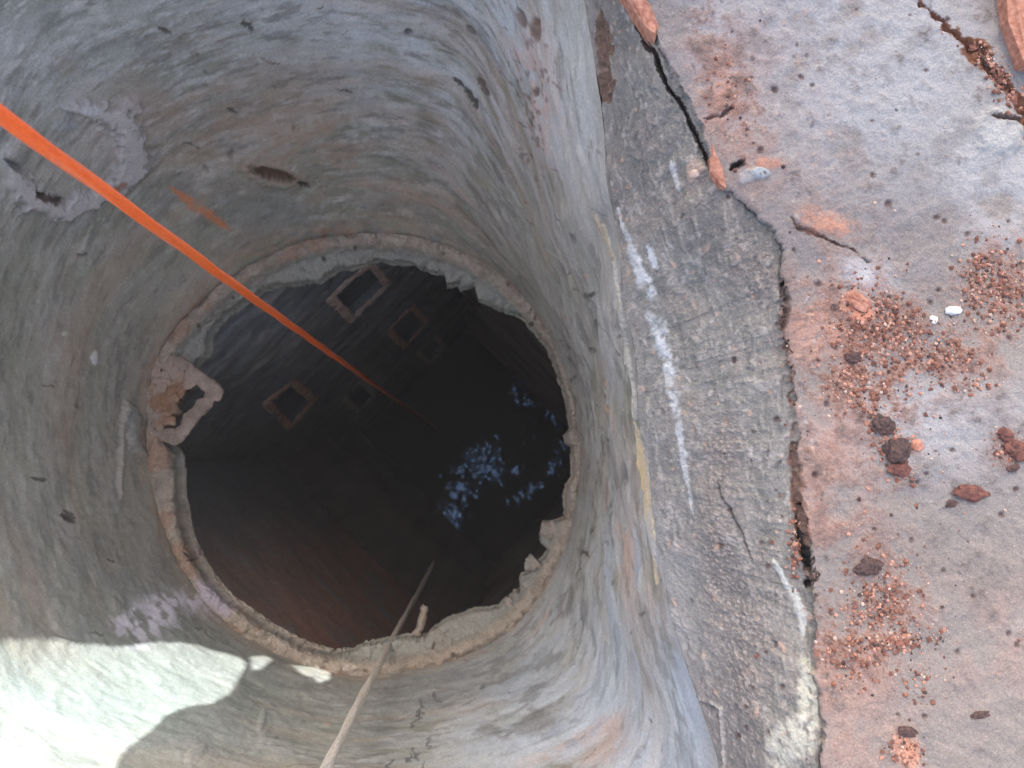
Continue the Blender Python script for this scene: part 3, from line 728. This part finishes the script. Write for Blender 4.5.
# image-space frames on the nw wall: outer corners (bottom, right, top, left)
FRM = [[(352, 319), (388, 284), (371, 262), (329, 297)],
       [(405, 347), (427, 322), (411, 305), (388, 330)],
       [(429, 364), (445, 347), (436, 336), (417, 352)],
       [(290, 427), (314, 400), (293, 381), (266, 402)],
       [(358, 411), (375, 395), (362, 380), (343, 397)]]
def wall(key, col_a, col_b, col_c, st, seed):
    n, p = WALL[key]
    n = np.array([*n, 0]); t = np.array([-n[1], n[0], 0])
    # lateral extents: until the neighbour walls
    order = ['nw', 'sw', 'se', 'ne']
    k = order.index(key)
    lo = -1e9; hi = 1e9
    for o_ in (order[(k + 1) % 4], order[(k - 1) % 4]):
        nn, pp = WALL[o_]; nn = np.array([*nn, 0])
        if nn @ t > .5: hi = pp
        if nn @ t < -.5: lo = -pp
    nu, nv = 150, 330
    u = np.linspace(lo - .002, hi + .002, nu); z = np.linspace(Z_W - .08, Z_PT, nv)
    U, Zg = np.meshgrid(u, z, indexing='ij')
    P = n * p + U[..., None] * t + Zg[..., None] * np.array([0, 0, 1])
    P = P.reshape(-1, 3); U = U.ravel(); Zg = Zg.ravel()
    x, y = project(P)
    S = Surf(x, y, P)
    a = fbm(np.stack([U * st[0], Zg * st[1], U * 0], -1), 5, seed); b = fbm(P * 10, 4, seed + 1); c = fbm(P * 35, 4, seed + 2)
    S.col[:] = col_a; a = a * .6
    S.mix(col_b, .45 + .9 * a + .2 * c); S.mix(col_c, sstep(-.1, .7, b + .3 * c) * .7)
    S.h += (.0012 * a + .008 * b + .003 * c) * (1 if key == 'nw' else .3)
    if key == 'nw':
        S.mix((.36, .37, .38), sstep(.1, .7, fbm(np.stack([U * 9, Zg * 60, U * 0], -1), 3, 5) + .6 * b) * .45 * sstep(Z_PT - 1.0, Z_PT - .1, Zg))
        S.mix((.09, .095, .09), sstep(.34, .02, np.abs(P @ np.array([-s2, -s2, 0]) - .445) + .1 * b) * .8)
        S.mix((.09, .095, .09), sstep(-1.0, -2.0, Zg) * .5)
    if key == 'sw':
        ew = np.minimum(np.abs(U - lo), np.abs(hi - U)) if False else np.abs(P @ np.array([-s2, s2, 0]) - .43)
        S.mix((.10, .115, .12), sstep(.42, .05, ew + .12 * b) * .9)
    S.col *= {'nw': 1.5, 'sw': 1.7, 'ne': 2.0, 'se': 1.8}[key]  # wall colours raised to stand in for veiling haze
    if key == 'nw':
        dn = Zg
        for f_ in FRM:
            m = inpoly(x, y, f_)
            S.h[m] = -.022; S.col[m] *= .8
    edge = np.minimum(U - lo, hi - U)
    S.h *= sstep(0, .03, edge) if key != 'nw' else 1
    P2 = P - n * S.h[:, None]
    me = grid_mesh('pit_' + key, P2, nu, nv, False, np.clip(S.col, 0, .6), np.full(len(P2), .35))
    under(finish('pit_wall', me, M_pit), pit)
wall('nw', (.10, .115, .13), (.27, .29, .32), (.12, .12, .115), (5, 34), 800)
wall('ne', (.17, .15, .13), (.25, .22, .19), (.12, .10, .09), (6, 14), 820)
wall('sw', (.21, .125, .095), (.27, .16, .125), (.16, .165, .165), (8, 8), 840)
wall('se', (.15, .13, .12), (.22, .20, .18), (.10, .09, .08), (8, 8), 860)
for k, f_ in enumerate(FRM):
    n = (-s2, s2)
    q = at_plane(np.array([c[0] * 1. for c in f_]), np.array([c[1] * 1. for c in f_]), n, .43)
    pin = .43 - .004
    o = bead_mesh('weep_hole_frame', q, (s2, -s2, 0), .0105, .005, M_pit, 900 + k * 7, [(.66, .50, .42), (.50, .30, .25), (.34, .27, .24), (.42, .25, .18), (.32, .27, .25)][k], [(.75, .62, .54), (.62, .44, .38), (.44, .38, .35), (.56, .38, .30), (.44, .39, .36)][k], rough=.12)  # frame colours raised against weak light, deeper ones painted dimmer
    under(o, pit)
# ceiling that carries the neck: plate from the square's top to the collar
lc = polar(R1, TC[::6], .05) + 2; Tc6 = TC[::6]
inn_ = at_z(CX + lc * np.cos(Tc6), CY + lc * np.sin(Tc6), np.full(len(Tc6), Z_PT + .012))
outp = cen + (inn_ - cen) * 2.4; outp[:, 2] = Z_PT + .012
me = grid_mesh('ceil', np.stack([inn_, outp], 1).reshape(-1, 3), len(Tc6), 2, True, np.zeros((len(Tc6) * 2, 3)) + (.2, .18, .16))
under(finish('pit_ceiling', me, M_pit), pit)
# footing ledge along the sw wall, a hand above the water
def ledge(z1, z0, p0, p1, colr, seed):
    nu = 120; n = np.array([-s2, -s2, 0]); t = np.array([s2, -s2, 0])
    u = np.linspace(-.44, .36, nu)
    prof_ = [(p0, z1 + .38), (p0 - .025, z1 + .26), (p1 + .05, z1 + .10), (p1 + .025, z1 + .03), (p1 + .008, z1 - .03), (p1, z1 - .08), (p1 - .004, z0)]
    P = np.array([[n * a + t * uu + np.array([0, 0, zc]) for (a, zc) in prof_] for uu in u]).reshape(-1, 3)
    P += n * (.012 * fbm(P * 20, 4, seed))[:, None]
    c = mixa(np.zeros((len(P), 3)) + colr, (.12, .10, .085), .5 + fbm(P * 14, 4, seed + 1))
    under(finish('footing_ledge', grid_mesh('ledge', P, nu, 7, False, c), M_pit), pit)
ledge(CAMZ - 2.75, Z_W - .05, .45, .34, (.16, .12, .10), 71)
ledge(CAMZ - 3.2, Z_W - .05, .36, .30, (.13, .12, .11), 75)

# rippled water; glints placed by a gloss mask, swell shaped to mirror the opening
nw_ = 420
xs = np.linspace(-.62, .62, nw_)
XX, YY = np.meshgrid(xs, xs, indexing='ij')
Pw = np.stack([XX.ravel(), YY.ravel(), np.full(nw_ * nw_, Z_W)], -1)
x, y = project(Pw)
ZONE = [(514, 378), (524, 392), (545, 402), (566, 420), (572, 450), (562, 472), (548, 490), (520, 506), (495, 508), (470, 506), (462, 525), (450, 548), (434, 546), (432, 528), (440, 500), (448, 480), (446, 462), (470, 440), (490, 425), (505, 402)]
cl = np.zeros(len(x))
for (cx_, cy_, sx_, sy_, an_, k_) in [(516, 396, 6, 20, 0, .9), (528, 402, 22, 7, 8, .55), (476, 462, 34, 15, -35, 1.1), (494, 468, 20, 18, 0, .9), (462, 490, 17, 14, 0, 1.15), (448, 522, 15, 26, 22, 1.35), (440, 470, 12, 8, 0, .6),
                                      (556, 415, 12, 20, -40, .6), (562, 445, 10, 26, 0, .6), (552, 466, 12, 10, 0, .8), (528, 492, 28, 7, -32, .85), (510, 472, 26, 10, -10, .45), (535, 435, 26, 24, 0, .3)]:
    cl = np.maximum(cl, k_ * gauss(x, y, cx_, cy_, sx_, sy_, an_))
fl1 = fbm(Pw * [70, 45, 1], 2, 991); fl2 = fbm(Pw * [110, 90, 1], 2, 995)
glint = sstep(.5, .8, cl * .95 + .55 * fl1 + .25 * fl2) * sstep(.12, .3, cl)
glint = glint * (.55 + .45 * np.clip(fl2 + .6, 0, 1))
hz = .8 * (.163 * (Pw[:, 0] ** 2 + Pw[:, 1] ** 2) + .029 * Pw[:, 0]) + .0007 * fbm(Pw * 38, 2, 17)
Pw[:, 2] += hz
m = bpy.data.materials.new('dark_water'); m.use_nodes = True
t = m.node_tree; b = t.nodes['Principled BSDF']
b.inputs['Base Color'].default_value = (.05, .045, .038, 1); b.inputs['Specular Tint'].default_value = (.36, .62, 1, 1)  # blue of the reflected sky put into the specular tint
at_ = t.nodes.new('ShaderNodeAttribute'); at_.attribute_name = 'wet'
mr = t.nodes.new('ShaderNodeMapRange'); t.links.new(at_.outputs['Fac'], mr.inputs[0])
mr.inputs[3].default_value = .75; mr.inputs[4].default_value = .10
t.links.new(mr.outputs[0], b.inputs['Roughness'])
mi = t.nodes.new('ShaderNodeMapRange'); t.links.new(at_.outputs['Fac'], mi.inputs[0])
mi.inputs[3].default_value = 1.2; mi.inputs[4].default_value = 1.7
t.links.new(mi.outputs[0], b.inputs['IOR'])
me = grid_mesh('water', Pw, nw_, nw_, False, np.zeros((len(Pw), 3)) + .01, glint)
wo = finish('water', me, m); wo['kind'] = 'structure'

# ------------------------------------------------------------------ ropes
def tube(name, C, rad, mat, sides=14, twist=0.0, fuzz=0, seed=1):
    C = np.array(C, float); T = np.gradient(C, axis=0); T /= np.linalg.norm(T, axis=1, keepdims=True)
    ref = np.array([1., 0, 0]); B = np.cross(T, ref); B /= np.linalg.norm(B, axis=1, keepdims=True); N2 = np.cross(T, B)
    ph = np.linspace(0, 2 * np.pi, sides, endpoint=False)
    L = np.concatenate([[0], np.cumsum(np.linalg.norm(np.diff(C, axis=0), axis=1))])
    lob = 1 + .10 * np.cos(3 * (ph[None] + twist * L[:, None])) if twist else np.ones((len(C), sides))
    rv = np.array(rad)[:, None] * lob
    V = C[:, None] + (B[:, None] * np.cos(ph)[None, :, None] + N2[:, None] * np.sin(ph)[None, :, None]) * rv[..., None]
    V = V.reshape(-1, 3)
    n = len(C)
    V = np.concatenate([V.reshape(n, sides, 3), V.reshape(n, sides, 3)[:, :1]], 1).reshape(-1, 3)
    me = grid_mesh(name, V, n, sides + 1, False)
    return finish(name, me, mat)
def fibre_mat(name, c1, c2, ang_scale, sheen=0, rough=.6, bump=.5):
    m = bpy.data.materials.new(name); m.use_nodes = True
    t = m.node_tree; N = t.nodes; L = t.links; b = N['Principled BSDF']
    tc = N.new('ShaderNodeTexCoord'); mp = N.new('ShaderNodeMapping'); L.new(tc.outputs['Object'], mp.inputs[0])
    mp.inputs['Scale'].default_value = ang_scale; mp.inputs['Rotation'].default_value = (0, .0, 0)
    n1 = N.new('ShaderNodeTexNoise'); n1.inputs['Scale'].default_value = 1; n1.inputs['Detail'].default_value = 3; L.new(mp.outputs[0], n1.inputs['Vector'])
    cr = N.new('ShaderNodeValToRGB'); cr.color_ramp.elements[0].position = .3; cr.color_ramp.elements[1].position = .7
    cr.color_ramp.elements[0].color = (*c1, 1); cr.color_ramp.elements[1].color = (*c2, 1)
    L.new(n1.outputs[0], cr.inputs[0]); L.new(cr.outputs[0], b.inputs['Base Color'])
    b.inputs['Roughness'].default_value = rough
    b.inputs['Coat Weight'].default_value = sheen; b.inputs['Coat Roughness'].default_value = .25
    bp = N.new('ShaderNodeBump'); bp.inputs['Strength'].default_value = bump; bp.inputs['Distance'].default_value = .0008
    L.new(n1.outputs[0], bp.inputs['Height']); L.new(bp.outputs[0], b.inputs['Normal'])
    return m
M_or = fibre_mat('orange_fibre', (.80, .11, .012), (.95, .17, .022), (900, 900, 300), sheen=1.0, rough=.4, bump=.2)
M_pale = fibre_mat('pale_fibre', (.36, .33, .28), (.62, .58, .50), (1300, 1300, 120), rough=.8, bump=.8)
X = .235; dirv = np.array([-485., 340.]); dirv /= np.hypot(*dirv)
n = 260; zc = np.linspace(CAMZ - .20, Z_W - .02, n)
bend = -np.interp(CAMZ - zc, [.3, .64, 1.09, 1.88, 3.3], [0, .004, .008, .014, .024])
C_ = np.stack([dirv[0] * X + bend * dirv[1] * 1.0, dirv[1] * X - bend * dirv[0] * 1.0, zc], -1)
r_ = 0.0035 * (1 + .02 * np.sin(np.linspace(0, 60, n)))
o = tube('rope', C_, r_, M_or, twist=150)
tag(o, 'bright orange rope hanging diagonally from upper left down into the dark pit', 'rope')
X = .305; dirv = np.array([330. - 485, -(768. - 455)]); dirv /= np.hypot(*dirv)
n = 160; zc = np.linspace(CAMZ - .45, CAMZ - 2.12, n)
bend = .0035 * np.sin(np.linspace(.5, 5, n))
C_ = np.stack([dirv[0] * X + bend * dirv[1], dirv[1] * X - bend * dirv[0], zc], -1)
r_ = .0046 * (1 + .08 * np.sin(np.linspace(0, 50, n))) * np.interp(np.linspace(0, 1, n), [0, .93, 1], [1, .95, .3])
o = tube('rope', C_, r_, M_pale, twist=220)
tag(o, 'thin pale grey fibre rope hanging over the lower edge of the round opening', 'rope')

# ------------------------------------------------------------------ bricks, stones and crumbs on the rim
def lump(sx, sy, sz, seed, sub=2, amp=.3):
    import bmesh
    bm = bmesh.new(); bmesh.ops.create_icosphere(bm, subdivisions=sub, radius=1)
    V = np.array([v.co[:] for v in bm.verts])
    r = 1 + amp * fbm(V * 1.3 + seed * 3.1, 3, seed) + amp * .5 * fbm(V * 3.5 + seed, 2, seed + 1)
    V = V * r[:, None] * [sx, sy, sz]
    Fs = [[v.index for v in f.verts] for f in bm.faces]; bm.free()
    return V, Fs
PXM = CAMZ / F                      # metres per pixel on the slab top
stones = [
    (868, 566, 14, 9, -5, M_dark, 'brick_fragment', 'dark brown lump lying below the cracked slab edge, largest near the pink dust'),
    (881, 424, 12, 10, 20, M_dark, 'brick_fragment', 'grey-brown lump at the top of the tall crumbly clump'),
    (897, 450, 13, 12, 60, M_dark, 'brick_fragment', 'dark hollow-looking lump in the middle of the crumbly clump'),
    (899, 470, 12, 7, 10, M_dred, 'brick_fragment', 'reddish lump at the foot of the crumbly clump'),
    (917, 446, 6, 6, 0, M_brick, 'brick_fragment', 'small orange lump just right of the crumbly clump'),
    (968, 494, 16, 8, 8, M_dred, 'brick_fragment', 'wide dark red lump alone on blue-grey mortar right of the clump'),
    (951, 504, 6, 4, 0, M_dark, 'brick_fragment', 'small dark pebble touching the wide dark red lump'),
    (1004, 436, 9, 7, 30, M_dred, 'brick_fragment', 'upper dark red lump by the right edge of the photograph'),
    (1016, 450, 13, 9, 20, M_dred, 'brick_fragment', 'lower and larger dark red lump at the right edge of the photograph'),
    (1011, 468, 7, 4, -20, M_dark, 'brick_fragment', 'flat black pebble under the lumps at the right edge'),
    (954, 310, 9, 5, -8, M_white, 'pebble', 'white pebble lying among the red crumbs at upper right'),
    (933, 320, 5, 4, 20, M_white, 'pebble', 'small pinkish white pebble left of the white one'),
    (852, 357, 8, 6, 0, M_dark, 'brick_fragment', 'dark lump in the middle of the red dust patch'),
    (980, 715, 9, 4, -8, M_dark, 'pebble', 'flat black chip lying alone near the lower right corner'),
    (907, 731, 9, 5, 10, M_dark, 'brick_fragment', 'dark lump at the top of the orange brick stain near the bottom'),
    (855, 302, 13, 7, 45, M_brick, 'brick_fragment', 'orange brick lump at the top of the red dust patch'),
    (974, 44, 6, 5, 30, M_brickdark, 'brick_fragment', 'uppermost brown lump packed in the wide crack at top right'),
    (988, 62, 8, 6, 40, M_dark, 'brick_fragment', 'dark middle lump packed in the wide crack at top right'),
    (1000, 78, 7, 6, 40, M_brickdark, 'brick_fragment', 'brown lump low in the wide crack at top right'),
    (1013, 98, 8, 7, 50, M_brickdark, 'brick_fragment', 'lowest brown lump in the wide crack, at the right edge'),
    (695, 175, 5, 5, 0, M_sand, 'pebble', 'pale sandy lump stuck beside the end of the long black crack'),
]
for k, (x, y, a, b, ang, mt, nm, lb) in enumerate(stones):
    p, nn = on_rim(x, y)
    V, Fs = lump(a * PXM, b * PXM, min(a, b) * PXM * .5, k + 11, 3 if a > 6 else 2)
    me = poly_mesh(nm, V, Fs)
    o = finish(nm, me, mt, smooth=(mt is M_white)); o.location = (p[0], p[1], p[2] + min(a, b) * PXM * .25); o.rotation_euler = (0, 0, -math.radians(ang))
    tag(o, lb, 'pebble' if nm == 'pebble' else 'brick fragment', 'loose bits on the rim')
# exposed bricks where the mortar has broken away
def brick_piece(poly, z_top, thick, seed):
    xs_ = np.array([p[0] * 1. for p in poly]); ys_ = np.array([p[1] * 1. for p in poly])
    T = at_z(xs_, ys_, np.full(len(poly), z_top)); Bm = T.copy(); Bm[:, 2] -= thick
    c = T.mean(0); ins = c + (T - c) * .8; ins[:, 2] += .0015
    n = len(poly)
    V = np.concatenate([ins, T, Bm]); V += .0022 * np.stack([fbm(V * 200, 2, seed), fbm(V * 200, 2, seed + 1), fbm(V * 200, 2, seed + 2)], -1)
    Fs = [list(range(n))[::-1]] + [[i, (i + 1) % n, n + (i + 1) % n, n + i] for i in range(n)] + [[n + i, n + (i + 1) % n, 2 * n + (i + 1) % n, 2 * n + i] for i in range(n)]
    o = finish('brick', poly_mesh('brick', V, Fs), M_brick, smooth=False)
    return under(o, slab)
brick_piece([(622, -14), (640, -10), (652, 8), (659, 24), (656, 42), (646, 30), (632, 8)], .0, .03, 5)
brick_piece([(708, 142), (716, 150), (721, 168), (726, 190), (720, 188), (712, 172)], .0005, .03, 6)
brick_piece([(1006, -30), (1060, -30), (1060, 70), (1024, 62), (1012, 20)], .012, .04, 8)

# crumbs: too many and small to count
def crumbs(name, spots, mat, count, smin, smax, seed):
    r = np.random.default_rng(seed)
    base = [lump(1, 1, .75, seed + k, 1, .35) for k in range(6)]
    V = []; Fs = []; off = 0
    tot = sum(s[5] for s in spots)
    for (cx, cy, sx, sy, ang, w) in spots:
        for k in range(int(count * w / tot)):
            u, v = r.normal(0, sx), r.normal(0, sy); a = math.radians(ang)
            x = cx + u * math.cos(a) - v * math.sin(a); y = cy + u * math.sin(a) + v * math.cos(a)
            if x < 700 or x > 1100 or y < -40 or y > 800: continue
            i = int(np.argmin((RXs - x) ** 2 + (RYs - y) ** 2)); p = RPs[i]
            s = (smin + (smax - smin) * r.random() ** 4) * PXM
            b, f = base[r.integers(6)]; th = r.random() * 6.28
            c_, s_ = math.cos(th), math.sin(th)
            q = np.stack([b[:, 0] * c_ - b[:, 1] * s_, b[:, 0] * s_ + b[:, 1] * c_, b[:, 2]], -1) * s + [at_z(x, y, p[2])[0], at_z(x, y, p[2])[1], p[2] + s * .3]
            V.append(q); Fs += [[j + off for j in ff] for ff in f]; off += len(q)
    o = finish(name, poly_mesh(name, np.concatenate(V), Fs), mat, smooth=False)
    return o
sub_ = np.nonzero((RX > 690) & (RX < 1110) & (RY > -50) & (RY < 810))[0][::7]
RXs, RYs, RPs = RX[sub_], RY[sub_], RP[sub_]
SP = [(868, 345, 22, 35, -15, 5), (890, 320, 20, 14, 20, 3), (850, 385, 18, 14, 0, 2), (1000, 290, 16, 22, 0, 4), (975, 280, 10, 18, 0, 1.5), (930, 345, 30, 14, 10, 2), (945, 370, 22, 12, -30, 1),
      (890, 440, 9, 22, -20, 3), (878, 600, 18, 22, 20, 4), (905, 640, 20, 6, -8, 2), (850, 660, 14, 16, 0, 1.5), (795, 545, 3, 18, 0, 1.3), (1005, 450, 9, 8, 0, 1), (990, 65, 14, 5, 48, 2.4), (1010, 95, 12, 5, 48, 1.6),
      (880, 520, 60, 120, 0, 1.5), (905, 750, 10, 10, 0, 1), (920, 680, 14, 12, 0, .6), (730, 90, 10, 30, 0, .5), (975, 385, 16, 6, 0, .6)]
o = crumbs('brick_crumbs', SP, M_brickdark, 3600, .45, 2.9, 31); tag(o, 'reddish brown brick crumbs scattered in patches over the rim', kind='stuff')
o = crumbs('brick_dust', SP, plain_mat('brick_dust', (.36, .16, .10), (.52, .30, .22), 300), 2200, .4, 2.4, 37); tag(o, 'orange brick grit scattered in patches over the rim', kind='stuff')
o = crumbs('sand_grains', SP + [(870, 300, 90, 160, 0, 2)], M_sand, 600, .6, 2.2, 41); tag(o, 'pale sand grains among the brick crumbs', kind='stuff')
o = crumbs('dark_grit', SP + [(900, 480, 70, 160, 0, 5)], M_dark, 500, .6, 2.4, 43); tag(o, 'dark grit scattered among the brick crumbs', kind='stuff')

# ------------------------------------------------------------------ unseen sheet added to shade the scene, hole cut to shape the sun patch
PATCH = [(-60, 648), (0, 640), (40, 638), (75, 643), (120, 646), (160, 641), (200, 645), (236, 656), (246, 664), (240, 676), (231, 692), (212, 703), (185, 707), (165, 716), (145, 735), (122, 752), (112, 775), (95, 840), (-80, 900)]
PATCH2 = [(250, 657), (262, 656), (271, 660), (262, 670), (252, 670)]
PATCH3 = [(291, 665), (312, 667), (330, 672), (329, 680), (320, 684), (306, 678)]
su = Vector((0, 0, 1)).cross(SUN).normalized(); sv_ = SUN.cross(su).normalized()
su = np.array(su); sv_ = np.array(sv_); sN = np.array(SUN)
BD = 1.45
def to_blocker(poly):
    out = []
    m = len(poly)
    for i in range(m):
        a, b = poly[i], poly[(i + 1) % m]
        for t_ in np.linspace(0, 1, 4, endpoint=False):
            p, _ = on_neck(a[0] + (b[0] - a[0]) * t_, a[1] + (b[1] - a[1]) * t_)
            out.append((p @ su, p @ sv_))
    return out
import mathutils
holes = [to_blocker(q) for q in (PATCH, PATCH2, PATCH3)]
vis = np.concatenate([NP[(NX > -60) & (NX < 1090) & (NY > -60) & (NY < 830)], RP[(RX < 1090) & (RY > -60) & (RY < 830)]])
bu, bv = vis @ su, vis @ sv_
outer = [(bu.min() - .03, bv.min() - .03), (bu.max() + .03, bv.min() - .03), (bu.max() + .03, bv.max() + .06), (bu.min() - .03, bv.max() + .06)]
print('blocker', outer)
cen2 = np.mean(np.array(holes[0]), 0)
allp = [outer] + holes
vl = []; el = []; fl = []
for lp in allp:
    st_ = len(vl); vl += [Vector(p) for p in lp]; el += [(st_ + i, st_ + (i + 1) % len(lp)) for i in range(len(lp))]
v2, e2, f2_, *_ = mathutils.geometry.delaunay_2d_cdt(vl, el, [], 0, 1e-6)
keepf = []
H_ = [[tuple(p) for p in h] for h in holes]
for f in f2_:
    c = np.mean([[v2[i].x, v2[i].y] for i in f], 0)
    if not inpoly(np.array([c[0]]), np.array([c[1]]), outer)[0]: continue
    if any(inpoly(np.array([c[0]]), np.array([c[1]]), h)[0] for h in H_): continue
    keepf.append(list(f))
V = [su * v.x + sv_ * v.y + sN * BD for v in v2]
blocker = poly_mesh('blocker', V, keepf)
bo = finish('sun_blocker', blocker, M_blocker, smooth=False)
md = bo.modifiers.new('thick', 'SOLIDIFY'); md.thickness = .004
tag(bo, 'added unseen sheet that shades the shaft mouth, its hole cut to shape the sun patch', 'added sun blocker')

# ------------------------------------------------------------------ haze volume added to lift the dark of the pit
hb = [(-13, -13, Z_W - 1), (13, -13, Z_W - 1), (13, 13, Z_W - 1), (-13, 13, Z_W - 1)]
ht = [(x, y, 2.4) for x, y, z in hb]
ho = bpy.data.objects.new('haze', poly_mesh('haze', hb + ht, [(3, 2, 1, 0), (4, 5, 6, 7), (0, 1, 5, 4), (1, 2, 6, 5), (2, 3, 7, 6), (3, 0, 4, 7)]))
COL.objects.link(ho); ho['kind'] = 'stuff'; ho['label'] = 'faint haze added to lift the dark of the pit'
hm = bpy.data.materials.new('lift_haze'); hm.use_nodes = True; hm.node_tree.nodes.clear()
vo = hm.node_tree.nodes.new('ShaderNodeVolumePrincipled'); vo.inputs['Density'].default_value = .018; vo.inputs['Color'].default_value = (.88, .84, .76, 1)
mo = hm.node_tree.nodes.new('ShaderNodeOutputMaterial'); hm.node_tree.links.new(vo.outputs[0], mo.inputs['Volume'])
ho.data.materials.append(hm)
